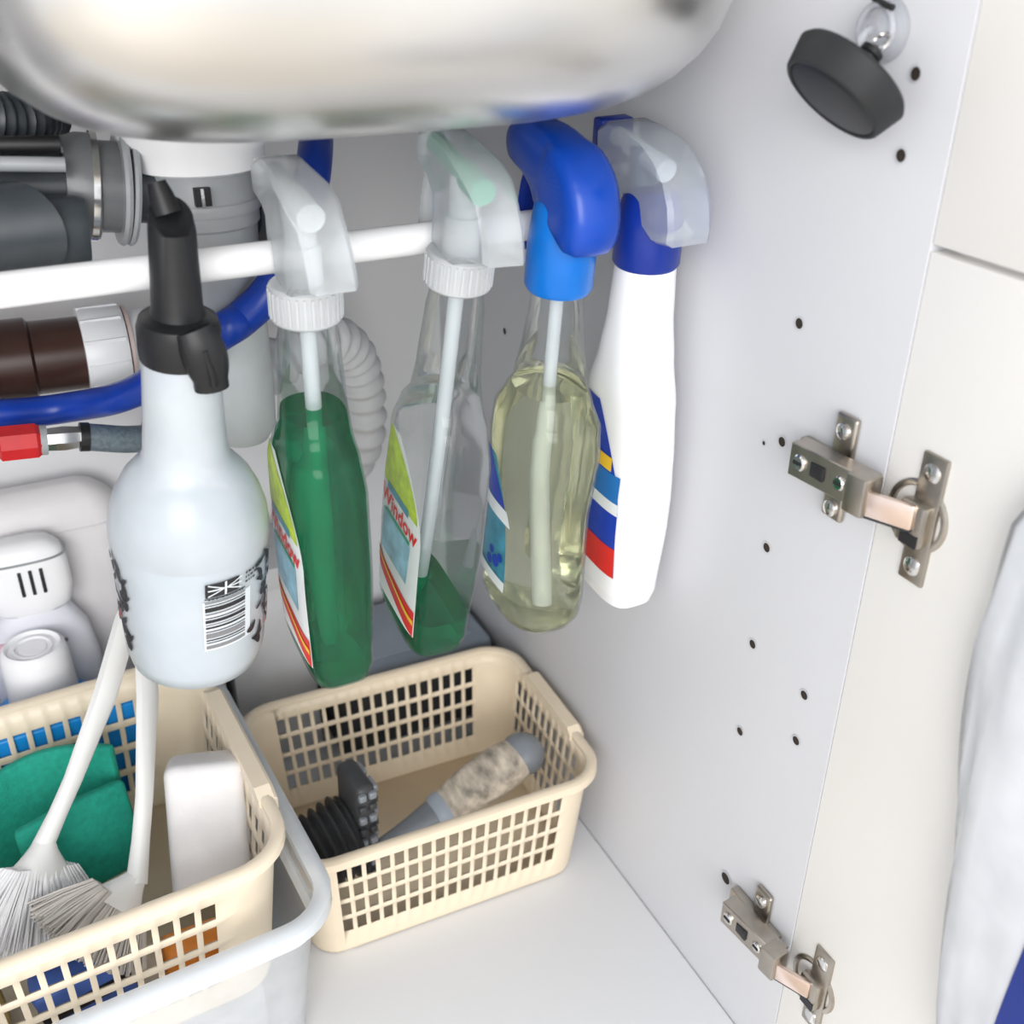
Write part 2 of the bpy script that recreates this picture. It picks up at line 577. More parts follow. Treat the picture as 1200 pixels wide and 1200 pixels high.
def make_waste():
    t = thing('waste_pipe', 'brown waste pipe with white ribbed coupling nut below the rod', 'pipe', (.0, .747, .392))
    def c(x0, x1, prof): return cyl((x0, 0, .004 - x0 * .03), (x1, 0, .004 - x1 * .03), [(q, r_ * 1.045) for q, r_ in prof], 36)
    new_mesh('pipe', c(-.22, .053, [(0, .0235), (1, .0235)]), M_BROWN, t)
    new_mesh('pipe_collar', c(-.05, .019, [(0, .0235), (0, .0262), (.97, .0262), (1, .0235)]), M_BROWN, t)
    n = new_mesh('coupling_nut', c(.050, .078, [(0, .023), (0, .0285), (.1, .0295), (.9, .0295), (1, .0285), (1, .023)]), M_WHITE, t)
    for i in range(12):
        a = 2 * PI * i / 12
        new_mesh('rib', box((.064, .0306 * math.cos(a), .002 + .0306 * math.sin(a)), (.026, .0022, .0022), 0), M_WHITE, n)
    new_mesh('seal', c(.079, .0815, [(0, .02), (0, .0275), (1, .0275), (1, .02)]), mat('pinkish_seal', (.62, .50, .47), .5), t)
    new_mesh('white_pipe', c(.08, .17, [(0, .0245), (.3, .0245), (.32, .0225), (1, .0225)]), M_WHITE, t)
make_waste()

def make_valve():
    t = thing('stop_valve', 'small red capped valve with chrome fitting and grey hose', 'valve', (0, .668, .3685))
    new_mesh('red_cap', cyl((-.014, 0, .0035), (.011, 0, .0015), [(0, .0085), (.08, .0115), (.9, .0115), (1, .0095)], 8), M_RED, t, sharp=20)
    new_mesh('stem', cyl((-.04, 0, .005), (-.013, 0, .0035), [(0, .006), (1, .006)]), M_BLACKP, t)
    new_mesh('washer', cyl((.0105, 0, .0015), (.0145, 0, .001), [(0, .0095), (1, .0095)]), M_GREYP, t)
    new_mesh('chrome_fitting', cyl((.014, 0, .001), (.034, 0, -.001), [(0, .0075), (.5, .0082), (1, .0072)], 8), M_CHROME, t, sharp=20)
    new_mesh('hose_ferrule', cyl((.0335, 0, -.001), (.039, 0, -.002), [(0, .0092), (1, .0092)]), M_BLACKP, t)
    new_mesh('hose', tube(catmull([(.037, 0, -.0016), (.06, .0, -.008), (.078, .006, -.014), (.09, .03, -.035), (.094, .08, -.06), (.096, .155, -.07)], 8), .0088, 18), M_GHOSE, t)
make_valve()

# ------------------------------------------------------------------ tension rod
def make_rod():
    y, z = .5005, .512
    t = thing('tension_rod', 'white tension rod spanning the cabinet with spray bottles hooked on it', 'rod', (-.05, y, z))
    new_mesh('rod', cyl((XL + .052, 0, -.001), (W + .05 - .001, 0, .003), [(0, .0078), (1, .0078)], 28), M_ROD, t)
    new_mesh('end_cap', cyl((W + .05 - .010, 0, .002), (W + .05 - .0004, 0, .002), [(0, .009), (.3, .0115), (1, .0125)], 28), M_ROD, t)
    new_mesh('end_cap', cyl((XL + .06, 0, -.003), (XL + .0505, 0, -.003), [(0, .009), (.3, .0115), (1, .0125)], 28), M_ROD, t)
make_rod()

# ------------------------------------------------------------------ spray bottles
class Body:
    """flat bottle body: sections (z, half width, half depth, y offset, exponent)"""
    def __init__(s, secs): s.secs = secs
    def at(s, z):
        S_ = s.secs
        if z <= S_[0][0]: return S_[0][1:]
        for a, b in zip(S_, S_[1:]):
            if z <= b[0]:
                t = (z - a[0]) / (b[0] - a[0])
                t = t * t * (3 - 2 * t) * .5 + t * .5
                return tuple(p + (q - p) * t for p, q in zip(a[1:], b[1:]))
        return S_[-1][1:]
    def ring(s, z, shrink=0, n=48):
        hw, hd, oy, e = s.at(z)
        return srect(max(hw - shrink, .001), max(hd - shrink, .001), z, n, e, 0, oy)
    def mesh(s, z0, z1, shrink=0, steps=44, n=48, cap=True):
        zs = [z0 + (z1 - z0) * i / steps for i in range(steps + 1)]
        for q in s.secs:
            if z0 < q[0] < z1: zs.append(q[0])
        zs = sorted(set(round(z, 5) for z in zs))
        return loft([s.ring(z, shrink, n) for z in zs], True, cap)
    def side(s, y, z, off):
        """point on the left face"""
        hw, hd, oy, e = s.at(z)
        k = min(abs((y - oy) / hd), .999)
        return (-(hw * (1 - k ** e) ** (1 / e)) - off, y, z)
    def patch(s, z0, z1, yl, yr, off, nz=14, ny=12):
        """printed area on the left face between curves yl(v), yr(v), v 0..1 from z0 to z1"""
        bm = bmesh.new()
        rows = []
        for i in range(nz + 1):
            v = i / nz
            a, b = yl(v), yr(v)
            rows.append([s.side(a + (b - a) * j / ny, z0 + (z1 - z0) * v, off) for j in range(ny + 1)])
        add_rings(bm, rows, False, False, closed=False)
        return bm
    def word(s, txt, size, y0, z0, off, slope=0):
        vs, fs = text_points(txt, size)
        bm = bmesh.new()
        V = [bm.verts.new(s.side(y0 - x, z0 + y + slope * x, off)) for x, y, _ in vs]
        for f in fs:
            try: bm.faces.new([V[i] for i in f])
            except ValueError: pass
        return bm


def prof_head(outline, hw, taper=.8, bevel=.003):
    """sprayer head from a side outline in (y, z), extruded to +-hw and rounded"""
    bm = bmesh.new()
    rings = []
    cy = sum(p[0] for p in outline) / len(outline)
    cz = sum(p[1] for p in outline) / len(outline)
    for x, k in ((-1, 1 - bevel * 26), (-.8, 1), (.8, 1), (1, 1 - bevel * 26)):
        ring = []
        for p in outline:
            ww = hw(p) if callable(hw) else hw
            ring.append((x * ww, cy + (p[0] - cy) * k, cz + (p[1] - cz) * k))
        rings.append(ring)
    add_rings(bm, rings)
    return bm

def smooth_outline(pts, k=4):
    n = len(pts)
    out = []
    for i in range(n):
        p0, p1, p2, p3 = (Vector(pts[(i + j - 1) % n] + (0,)) for j in range(4))
        for j in range(k):
            t = j / k
            v = .5 * ((2 * p1) + (p2 - p0) * t + (2 * p0 - 5 * p1 + 4 * p2 - p3) * t * t + (3 * p1 - p0 - 3 * p2 + p3) * t ** 3)
            out.append((v.x, v.y))
    return out


def lever(root, zc, m, bottom=.004, top=.05):
    """trigger hooked down behind the rod"""
    pts = [(0, .026, zc + top), (0, .036, zc + .044), (0, .0405, zc + .03), (0, .0415, zc + .016), (0, .045, zc + bottom)]
    return new_mesh('trigger', tube(catmull(pts, 6), lambda t: .0042 - .001 * t, 12, flat=(1.5, .7)), m, root)


def nozzle(root, y, z, m, dy=.008, s=.0105):
    o = new_mesh('nozzle', box((0, y + dy / 2, z), (s * 1.75, dy, s * 1.45), .0018), m, root)
    new_mesh('nozzle_tip', cyl((0, y + dy - .001, z), (0, y + dy + .002, z), [(0, .0035), (1, .003)], 16), m, o)
    return o

ANG = [(a * (1 if a > 0 else .92), b * .87) for a, b in [(.043, .066), (.030, .0725), (.012, .0725), (-.006, .070), (-.022, .0655), (-.036, .057), (-.044, .047), (-.0495, .036), (-.051, .031), (-.028, .0245), (-.0135, .0145), (.0135, .0145), (.0150, .030), (.018, .042), (.028, .050), (.042, .053)]]


def collar(root, z, r, h, m, ribs=0):
    o = new_mesh('collar', lathe([(r * .9, z - .0005), (r, z + .001), (r, z + h - .001), (r * .93, z + h)], 40), m, root)
    for i in range(ribs):
        a = 2 * PI * i / ribs
        new_mesh('grip_rib', box((r * math.cos(a), r * math.sin(a), z + h / 2), (.0013, .0013, h * .75), 0, rot=Matrix.Rotation(a, 3, 'Z')), m, o, smooth=False)
    return o


def window_label(t, B, lift, word):
    lab = new_mesh('label', B.patch(.018, .137, lambda v: .0315 - .006 * max(0, v - .75) * 4 - .004 * max(0, .2 - v) * 5, lambda v: -.0285 + .046 * max(0, v - .55) ** 2 * 4, .0005), P_WHITE, t)
    yl = lambda v: .0275 - .006 * max(0, v - .75) * 4
    new_mesh('lime_print', B.patch(.098, .1365, lambda v: .030 - .006 * v, lambda v: -.0235 + .042 * v ** 1.7, .0008), P_LIME, lab)
    new_mesh('sky_print', B.patch(.050, .079, lambda v: .024, lambda v: -.016 - .002 * v, .0008), P_SKY, lab)
    new_mesh('blue_print', B.patch(.0955, .1005, lambda v: .02, lambda v: -.012, .001, 3), P_TEAL, lab)
    new_mesh('lettering', B.word(word, .0148, .0275, .0845, .0011, -.02), P_RED, lab)
    new_mesh('green_print', B.patch(.0795, .082, lambda v: .02, lambda v: -.017, .001, 2), P_GRN, lab)
    bm = bmesh.new()
    # red swoosh with a yellow stripe, falling towards the front
    def sw(z_a, z_b, hh, m, off):
        rows = []
        for i in range(15):
            u = i / 14
            y = .0305 - .0585 * u
            z = z_a + (z_b - z_a) * u ** .8
            rows.append([B.side(y, z + hh[0] + (hh[1] * (.45 + .55 * u)) * j / 5, off) for j in range(6)])
        b2 = bmesh.new()
        add_rings(b2, rows, False, False, closed=False)
        return new_mesh('swoosh_print', b2, m, lab)
    bm.free()
    sw(.037, .018, (.0005, .019), P_RED, .0009)
    sw(.0395, .0215, (.006, .0035), P_YEL, .0013)
    return lab


BODY = Body([(0, .0115, .028, 0, 4), (.003, .0168, .0335, 0, 4.2), (.012, .0188, .0365, 0, 4.4), (.07, .0196, .0385, 0, 4.6), (.118, .0192, .0375, 0, 4.2), (.134, .0182, .0315, -.001, 3.4), (.144, .0172, .0225, -.001, 2.6), (.160, .0166, .0178, 0, 2.2), (.188, .0150, .0152, 0, 2.05), (.196, .0138, .0138, 0, 2), (.203, .0125, .0125, 0, 2)])


def green_bottle(label, base, neck, level, word, inner_green=False):
    base, neck = Vector(base), Vector(neck)
    up = neck - base
    L_ = up.length
    t = thing('spray_bottle', label, 'bottle', base, 'trigger bottles hooked on the rod', up)
    k = L_ / .203
    B = Body([(s[0] * k,) + s[1:] for s in BODY.secs])
    new_mesh('bottle', B.mesh(0, L_, cap=False), M_CLEAR, t)
    new_mesh('liquid', B.mesh(.0018, level, .0012, 36), L_GREEN, t)
    window_label(t, B, 0, word)
    new_mesh('dip_tube', tube(catmull([(0, 0, L_ + .01), (.001, .002, L_ * .7), (.002, .006, L_ * .4), (.003, .012, L_ * .12), (.003, .018, .006)], 8), .0042, 12), M_STRAW, t)
    collar(t, L_ - .004, .0168, .0180, M_COLLAR, 30)
    sh = new_mesh('sprayer_shroud', prof_head([(a, b + L_) for a, b in ANG], lambda p: (.0108 if p[0] < -.03 else .0125) if p[0] < .012 else .0105, bevel=.0025), M_FROST, t, sharp=30)
    new_mesh('pump_core', cyl((0, 0, L_ + .012), (0, .004, L_ + .05), [(0, .009), (.5, .009), (.5, .0075), (1, .0075)], 20), mat('milky_core', (.80, .83, .85), .4), sh)
    new_mesh('barrel', cyl((0, -.016, L_ + .049), (0, .041, L_ + .0525), [(0, .0065), (.4, .0065), (.4, .0052), (1, .0052)], 20), mat('green_tinted_valve', (.10, .50, .33), .4) if inner_green else mat('milky_core', (.80, .83, .85), .4), sh)
    nozzle(t, .0405, L_ + .0525, mat('milky_nozzle', (.84, .86, .88), .35), .006, .0092)
    lever(t, L_, M_FROST)
    return t

green_bottle('clear spray bottle nearly full of green cleaner, beside the round white bottle', (.1345, .497, .281), (.1325, .4745, .4945), .162, 'Window')
green_bottle('clear spray bottle with only a little green cleaner left at the bottom', (.199, .516, .2705), (.2105, .4745, .5005), .030, 'Window', True)


def yellow_bottle():
    base, neck = Vector((.2655, .496, .2765)), Vector((.2675, .474, .4930))
    up = neck - base
    L_ = up.length
    t = thing('spray_bottle', 'spray bottle of pale yellow cleaner with a bright blue trigger head', 'bottle', base, 'trigger bottles hooked on the rod', up)
    B = Body([(0, 0.0162, 0.0259, 0, 2.4), (.003, 0.0221, 0.0324, 0, 2.6), (.010, 0.0251, 0.0362, 0, 2.7), (.022, 0.0259, 0.0373, 0, 2.7), (.080, 0.0240, 0.0356, 0, 2.7), (.120, 0.0257, 0.0373, 0, 2.8), (.138, 0.0251, 0.0346, 0, 2.8), (.150, 0.0221, 0.0275, 0, 2.4), (.160, 0.0200, 0.0211, 0, 2.1), (.186, 0.0165, 0.0165, 0, 2), (.202, 0.0145, 0.0145, 0, 2), (L_, 0.0130, 0.0130, 0, 2)])
    new_mesh('bottle', B.mesh(0, L_, cap=False), M_CLEAR, t)
    new_mesh('liquid', B.mesh(.0018, .156, .0012, 40), L_YELLOW, t)
    lab = new_mesh('label', B.patch(.026, .112, lambda v: .024, lambda v: -.012 + .020 * v ** 2, .0006), P_TEAL, t)
    new_mesh('navy_print', B.patch(.080, .1125, lambda v: .0245, lambda v: -.006 + .022 * v, .0009), P_BLUE, lab)
    new_mesh('white_print', B.patch(.072, .081, lambda v: .0245, lambda v: -.0125 + .005 * v, .0011, 4), P_WHITE, lab)
    new_mesh('white_print', B.patch(.026, .033, lambda v: .0245, lambda v: -.0125, .0011, 4), P_WHITE, lab)
    bm = bmesh.new()
    for (y, z, r) in ((.0, .042, .0042), (.008, .039, .0034), (-.005, .047, .003), (.006, .047, .0028)):
        c = bm.verts.new(B.side(y, z, .0012))
        vs = [bm.verts.new(B.side(y + r * math.cos(a * PI / 6), z + r * math.sin(a * PI / 6), .0012)) for a in range(12)]
        for i in range(12): bm.faces.new((c, vs[i], vs[(i + 1) % 12]))
    new_mesh('bubble_print', bm, P_BLUE, lab)
    new_mesh('dip_tube', tube(catmull([(0, 0, L_ + .01), (0, 0, L_ * .75), (.001, -.001, L_ * .5), (.004, -.002, L_ * .25), (.006, -.004, .008)], 8), .0038, 12), M_STRAW, t)
    # azure collar sleeve
    new_mesh('collar', lathe([(.0165, L_ - .006), (.0182, L_ - .003), (.0180, L_ + .020), (.0160, L_ + .038), (.012, L_ + .044)], 40), M_AZURE, t)
    out = smooth_outline([(.0525, .070), (.0475, .0795), (.034, .0835), (.018, .0835), (.002, .081), (-.018, .076), (-.034, .0655), (-.042, .050), (-.0435, .035), (-.037, .0245), (-.026, .0265), (-.010, .034), (.012, .038), (.019, .047), (.031, .0545), (.044, .0575), (.050, .061)], 3)
    h = new_mesh('sprayer_head', prof_head([(a * (1 if a > 0 else .80), b * .87 + L_) for a, b in out], lambda p: .0125 + (.003 if p[0] < .0 else 0), bevel=.0055), M_BLUESPRAY, t, sharp=180)
    subsurf(h, 1)
    new_mesh('nozzle', cyl((0, .044, L_ + .0600), (0, .0535, L_ + .0590), [(0, .0085), (.8, .0085), (1, .006)], 20), M_BLUESPRAY, t)
    lever(t, L_, M_NAVY, .000, .052)
yellow_bottle()


def white_bottle():
    base, neck = Vector((.3235, .490, .279)), Vector((.3195, .472, .4995))
    up = neck - base
    L_ = up.length
    t = thing('spray_bottle', 'opaque white spray bottle with navy collar and clear trigger head by the side panel', 'bottle', base, 'trigger bottles hooked on the rod', up)
    B = Body([(0, .0125, .025, 0, 3.2), (.003, .0165, .029, 0, 3.4), (.012, .0180, .0315, 0, 3.4), (.060, .0200, .0345, 0, 3.2), (.080, .0200, .0345, 0, 3.2), (.105, .0200, .0340, .001, 3), (.140, .0195, .0300, .001, 2.8), (.165, .0185, .0220, 0, 2.6), (.190, .0172, .0180, 0, 2.3), (L_ - .004, .0165, .0165, 0, 2.1), (L_, .014, .014, 0, 2)])
    new_mesh('bottle', B.mesh(0, L_), M_BRIGHT, t)
    lab = new_mesh('label', B.patch(.026, .138, lambda v: .028 - .01 * v, lambda v: -.024 + .030 * max(0, v - .45) ** 1.6 * 2.3, .0006), P_BLUE, t)
    new_mesh('red_print', B.patch(.026, .048, lambda v: .0282, lambda v: -.0242, .0009, 6), P_RED, lab)
    new_mesh('white_print', B.patch(.072, .080, lambda v: .0255, lambda v: -.0242, .0009, 4), P_WHITE, lab)
    new_mesh('azure_print', B.patch(.080, .098, lambda v: .024, lambda v: -.0235, .0009, 4), mat('print_azure', (.02, .17, .5), .4), lab)
    new_mesh('yellow_print', B.patch(.099, .108, lambda v: .012, lambda v: -.016, .0011, 4), P_YEL, lab)
    new_mesh('navy_collar', lathe([(.0168, L_ - .005), (.0182, L_ - .003), (.0180, L_ + .020), (.0150, L_ + .032), (.011, L_ + .036)], 40), M_NAVY, t)
    out = [(.040, .068), (.030, .0745), (.014, .0745), (-.004, .072), (-.020, .0655), (-.034, .055), (-.042, .042), (-.0455, .029), (-.045, .0205), (-.028, .0180), (-.012, .025), (.004, .033), (.016, .040), (.024, .050), (.039, .055)]
    sh = new_mesh('sprayer_shroud', prof_head([(a * (1 if a > 0 else .82), b * .85 + L_) for a, b in out], .0130, bevel=.0025), M_FROSTC, t, sharp=30)
    new_mesh('pump_core', cyl((0, .010, L_ + .020), (0, .012, L_ + .054), [(0, .0085), (.5, .0085), (.6, .007), (1, .007)], 20), mat('slate_core', (.14, .20, .27), .4), sh)
    new_mesh('barrel', cyl((0, -.010, L_ + .047), (0, .040, L_ + .0530), [(0, .006), (1, .005)], 20), mat('pale_core', (.62, .66, .70), .4), sh)
    nozzle(t, .038, L_ + .0530, M_NAVY, .010, .0118)
    lever(t, L_, M_NAVY, .006)
white_bottle()


def round_bottle():
    base, neck = Vector((.0625, .505, .3005)), Vector((.0735, .4765, .489))
    up = neck - base
    L_ = up.length
    t = thing('squeeze_bottle', 'round milky bottle with black spout cap and a barcode on its side', 'bottle', base, 'trigger bottles hooked on the rod', up)
    pr = [(.022, 0), (.031, .001), (.0345, .004), (.0362, .012), (.0372, .03), (.0382, .070), (.0394, .083), (.0392, .090), (.0382, .098), (.0355, .107), (.0310, .116), (.0258, .1225), (.0218, .1265), (.0199, .132), (.0188, .148), (.0178, .170), (.0172, .184), (.0168, L_)]
    def rad(z):
        for (r0, z0), (r1, z1) in zip(pr, pr[1:]):
            if z <= z1: return r0 + (r1 - r0) * (z - z0) / (z1 - z0)
        return pr[-1][0]
    b = new_mesh('bottle', lathe(pr, 64), M_HDPE, t, sharp=70)
    new_mesh('liquid', lathe([(r - .0012, z + (.001 if i == 0 else 0)) for i, (r, z) in enumerate(pr) if z <= .084], 48), L_BLUISH, t)
    # cap: collar, spout, slanted tip, hooked flap
    new_mesh('cap_collar', lathe([(.0155, L_ - .010), (.0180, L_ - .009), (.0185, L_ - .004), (.0185, L_ + .006), (.0172, L_ + .010), (.012, L_ + .012)], 40), M_BLACKP, t)
    sp = []
    n = 28
    for z, r, sl in ((.009, .0128, 0), (.016, .0112, 0), (.050, .0100, 0), (.0555, .0092, .006)):
        sp.append([(r * math.cos(2 * PI * i / n), r * math.sin(2 * PI * i / n) + .003 * z / .05, L_ + z + sl * math.sin(2 * PI * i / n)) for i in range(n)])
    new_mesh('spout', loft(sp), M_BLACKP, t)
    new_mesh('spout_tip', cyl((-.001, .005, L_ + .056), (-.004, .010, L_ + .068), [(0, .0062), (.6, .0052), (1, .004)], 20), M_BLACKP, t)
    fl = prof = None
    new_mesh('flap', tube(catmull([(.003, -.0165, L_ + .012), (.006, -.0190, L_ + .003), (.0085, -.0195, L_ - .008), (.0095, -.0190, L_ - .0165)], 5), lambda q: .0078 + .0022 * math.sin(min(1, q * 1.25) * PI), 16, flat=(1.0, .55)), M_BLACKP, t)
    new_mesh('flap_ridge', tube([(.006, -.0232, L_ + .005), (.0085, -.0246, L_ - .006), (.0095, -.0240, L_ - .013)], .0016, 8), M_BLACKP, t)
    new_mesh('trigger', tube(catmull([(0, .008, L_ + .045), (0, .022, L_ + .047), (0, .033, L_ + .040), (0, .036, L_ + .02), (0, .036, L_ + .004)], 6), .0045, 12), M_BLACKP, t)
    # print on the curved side
    FC = R(-97)
    def pt(a, z, off): return ((rad(z) + off) * math.cos(FC + a), (rad(z) + off) * math.sin(FC + a), z)
    def cpatch(bm, a0, a1, z0, z1, off, na=6, tilt=0):
        rows = [[pt(a0 + (a1 - a0) * j / na, z + tilt * j / na, off) for j in range(na + 1)] for z in (z0, z1)]
        add_rings(bm, rows, False, False, closed=False)
    bm = bmesh.new(); cpatch(bm, R(2), R(42), .033, .066, .0004, 10)
    lab = new_mesh('barcode_ground', bm, mat('print_pale', (.70, .745, .785), .4, noise=.01), t)
    bm = bmesh.new(); bg = bmesh.new()
    z = .0345
    for i, hgt in enumerate((.0022, .0006, .0008, .0032, .0006, .0012, .0007, .0020, .0006, .0010, .0028, .0006, .0012, .0007)):
        cpatch(bm if i % 3 else bg, R(3.5), R(36), z, z + hgt, .0008, 8)
        z += hgt + (.0010 if i % 4 else .0017)
    new_mesh('barcode', bm, P_BLACK, lab)
    new_mesh('barcode', bg, P_GREY, lab)
    bm = bmesh.new(); cpatch(bm, R(4), R(30), .0690, 0.0780, .0008, 8)
    fl = new_mesh('flag_print', bm, P_BLACK, t)
    bm = bmesh.new()
    cpatch(bm, R(6), R(32), 0.0733, 0.0742, .0011, 8); cpatch(bm, R(18.2), R(19.8), .0693, 0.0780, .0011, 1)
    for a0, a1, s in ((6, 18, 1), (20, 32, 1), (6, 18, -1), (20, 32, -1)):
        add_rings(bm, [[pt(R(a0 + (a1 - a0) * j / 4), 0.0737 + s * (.0038 if a0 < 10 else -.0038) * (1 - j / 4 if a0 < 10 else j / 4) + d, .0011) for j in range(5)] for d in (-.0004, .0004)], False, False, closed=False)
    new_mesh('flag_cross_print', bm, mat('print_pale', (.70, .745, .785), .4), fl)
    bm = bmesh.new()
    rnd = random.Random(5)
    a = 6
    while a < 33:                                    # a line of tiny lettering under the flag
        wdt = rnd.uniform(.8, 2.2); cpatch(bm, R(a), R(a + wdt), 0.0673, 0.0685, .0008, 1); a += wdt + rnd.uniform(.5, 1.1)
    for zz in (0.0705, 0.0735, 0.0765):
        a = 36
        while a < 46:
            wdt = rnd.uniform(1, 3); cpatch(bm, R(a), R(a + wdt), zz, zz + .0014, .0008, 1); a += wdt + 1
    new_mesh('small_print', bm, P_BLACK, t)
    def leafprint(bm, a, z, ln, wd, ang):
        c = []
        for i in range(12):
            q = 2 * PI * i / 12
            u = ln * math.cos(q); v = wd * math.sin(q) * (1 - .5 * math.cos(q))
            v += .25 * ln * (u / ln) ** 2
            c.append((a + (u * math.cos(ang) - v * math.sin(ang)) / .037, z + u * math.sin(ang) + v * math.cos(ang)))
        bm.faces.new([bm.verts.new(pt(p, q, .0008)) for p, q in c])
    for lo, hi in ((44, 80), (-80, -62)):
        bm = bmesh.new()
        for i in range(26):
            leafprint(bm, R(rnd.uniform(lo, hi)), .024 + .056 * (i + rnd.random() * .8) / 26, rnd.uniform(.0035, .0068), rnd.uniform(.0011, .0021), rnd.uniform(.3, 2.6))
        new_mesh('flourish_print', bm, P_BLACK, t)
    bm = bmesh.new(); leafprint(bm, R(-77), .042, .004, .002, 1.6); leafprint(bm, R(70), .030, .004, .001, .6)
    new_mesh('red_print', bm, P_RED, t)
round_bottle()

# ------------------------------------------------------------------ baskets
def basket(label, loc, rz, top, bot, h, rc, cols_long, cols_short, rows, zr, bar, m, long_range, short_range, th=.0018, handle=.045):
    """lattice basket: top/bot half sizes, hole grids on the four sides, rolled rim, raised grips"""
    t = thing('storage_basket', label, 'basket', loc, 'lattice baskets', rz=rz)
    # perimeter parameter list: (side, fraction)
    def lerp(a, b, k): return a + (b - a) * k
    zs = [0.0, .002]
    z0, z1 = zr
    ch = (z1 - z0 - (rows - 1) * bar) / rows
    zflag = []
    z = z0
    zs.append(z0)
    for i in range(rows):
        zs.append(z + ch)
        if i < rows - 1: zs.append(z + ch + bar)
        z += ch + bar
    zs.append(h)
    def is_hole_row(i):
        k = i - 2
        return k >= 0 and k % 2 == 0 and k // 2 < rows
    def plan(z):
        k = z / h
        hx, hy = lerp(bot[0], top[0], k), lerp(bot[1], top[1], k)
        pts, fl = [], []
        K = 6
        def side(p0, p1, cols, rng):
            u0, u1 = rng
            us = [0.0]
            cw = (u1 - u0) / (cols + (cols - 1) * .42)
            fl_ = [False]
            u = u0
            for i in range(cols):
                us += [u, u + cw]
                fl_ += [True, False]
                u += cw * 1.42
            for u_, f_ in zip(us, fl_):
                pts.append((lerp(p0[0], p1[0], u_), lerp(p0[1], p1[1], u_)))
                fl.append(f_)
        r = rc * lerp(.8, 1, k)
        def arc(cx, cy, a0):
            for i in range(K):
                a = a0 + PI / 2 * i / K
                pts.append((cx + r * math.cos(a), cy + r * math.sin(a)))
                fl.append(False)
        side((-hx + r, -hy), (hx - r, -hy), cols_long, long_range)
        arc(hx - r, -hy + r, -PI / 2)
        side((hx, -hy + r), (hx, hy - r), cols_short, short_range)
        arc(hx - r, hy - r, 0)
        side((hx - r, hy), (-hx + r, hy), cols_long, (1 - long_range[1], 1 - long_range[0]))
        arc(-hx + r, hy - r, PI / 2)
        side((-hx, hy - r), (-hx, -hy + r), cols_short, (1 - short_range[1], 1 - short_range[0]))
        arc(-hx + r, -hy + r, PI)
        return pts, fl
    bm = bmesh.new()
    grid = []
    for z in zs:
        pts, fl = plan(z)
        grid.append([bm.verts.new((x, y, z)) for x, y in pts])
    n = len(grid[0])
    for i in range(len(zs) - 1):
        for j in range(n):
            if is_hole_row(i) and fl[j]: continue
            k = (j + 1) % n
            bm.faces.new((grid[i][j], grid[i][k], grid[i + 1][k], grid[i + 1][j]))
    o = new_mesh('lattice_wall', bm, m, t, sharp=35)
    solid(o, th, 0)
    pts, _ = plan(0)
    bm = bmesh.new()
    bm.faces.new([bm.verts.new((x, y, .001)) for x, y in pts])
    solid(new_mesh('bottom', bm, m, t), th, 0)
    # rim: flat flange with a turned-down lip
    def ring(off, z): return rrect(top[0] + off, top[1] + off, rc + off, z, 8)
    prof = [(-.0012, h - .002), (-.0012, h + .001), (.0005, h + .0022), (.0045, h + .0022), (.0065, h + .0008), (.0068, h - .0050), (.0056, h - .0052), (.0052, h - .0005), (.0010, h - .0008)]
    rings = [ring(a, z) for a, z in prof]
    rings.append(rings[0])
    rim = new_mesh('rim', loft(rings, False, False), m, t, sharp=50)
    for s in (-1, 1):
        # raised grip on each short side, chamfered ends
        x0, x1 = top[0] - .0015, top[0] + .0095
        out = []
        for q, hh, xx in ((-1, .001, 0), (-.86, .0052, .0), (.86, .0052, .0), (1, .001, 0)):
            y = q * handle
            out.append([(s * (x0 - .001), y, h - .004), (s * (x0 - .001), y, h + hh), (s * (x1 - .002), y, h + hh), (s * x1, y, h + hh - .002), (s * x1, y, h - .009), (s * (x1 - .0016), y, h - .009), (s * (x1 - .0016), y, h + hh - .004), (s * (x0 + .0005), y, h - .004)])
        new_mesh('grip', loft(out), m, rim, sharp=25)
    return t

basket('cream lattice basket holding brush and rubber nozzle, against the side panel', (.2200, .592, .001), R(-2.0), (.1145, .0865), (.105, .0765), .103, .026, 17, 10, 4, (.021, .090), .0038, M_CREAM, (.0, .975), (.06, .95), handle=.042)
basket('cream lattice basket of washing-up brushes and sponges, nested in the clear bin', (-.047, .561, .058), R(3.0), (.1305, .1075), (.118, .096), .118, .030, 15, 11, 4, (.022, .098), .0052, M_CREAM2, (.03, .93), (.06, .95), handle=.062)

def clear_bin():
    t = thing('clear_bin', 'clear plastic bin with thick rim holding the cream basket of brushes', 'bin', (-.056, .556, .0005), rz=R(3.4))
    hx, hy, bx, by, h = .152, .1265, .138, .110, .142
    rings = [rrect(bx, by, .02, 0, 8)]
    for i in range(1, 9):
        k = i / 8
        rings.append(rrect(bx + (hx - bx) * k, by + (hy - by) * k, .02 + .006 * k, h * k, 8))
    o = new_mesh('wall', loft(rings, True, False), M_BIN, t, sharp=50)
    prof = [(-.0005, h - .003), (.0, h + .0015), (.003, h + .003), (.008, h + .003), (.0105, h + .001), (.0105, h - .008), (.009, h - .009), (.0085, h - .001), (.001, h - .002)]
    rr = [rrect(hx + a, hy + a, .026 + a, z, 8) for a, z in prof]
    rr.append(rr[0])
    rim = new_mesh('rim', loft(rr, False, False), M_BINRIM, t, sharp=50)
    prof = [(-.0055, h - .022), (-.003, h - .018), (.0008, h - .018), (.0008, h - .021)]
    new_mesh('inner_ledge', loft([rrect(hx + a, hy + a, .024 + a, z, 8) for a, z in prof], False, False), M_BINRIM, t)
    # low stand the basket rests on: the bin's stepped base
    new_mesh('raised_base', box((0.013, .0, .0285), (.21, .180, .056), .006), M_BIN, t)
clear_bin()

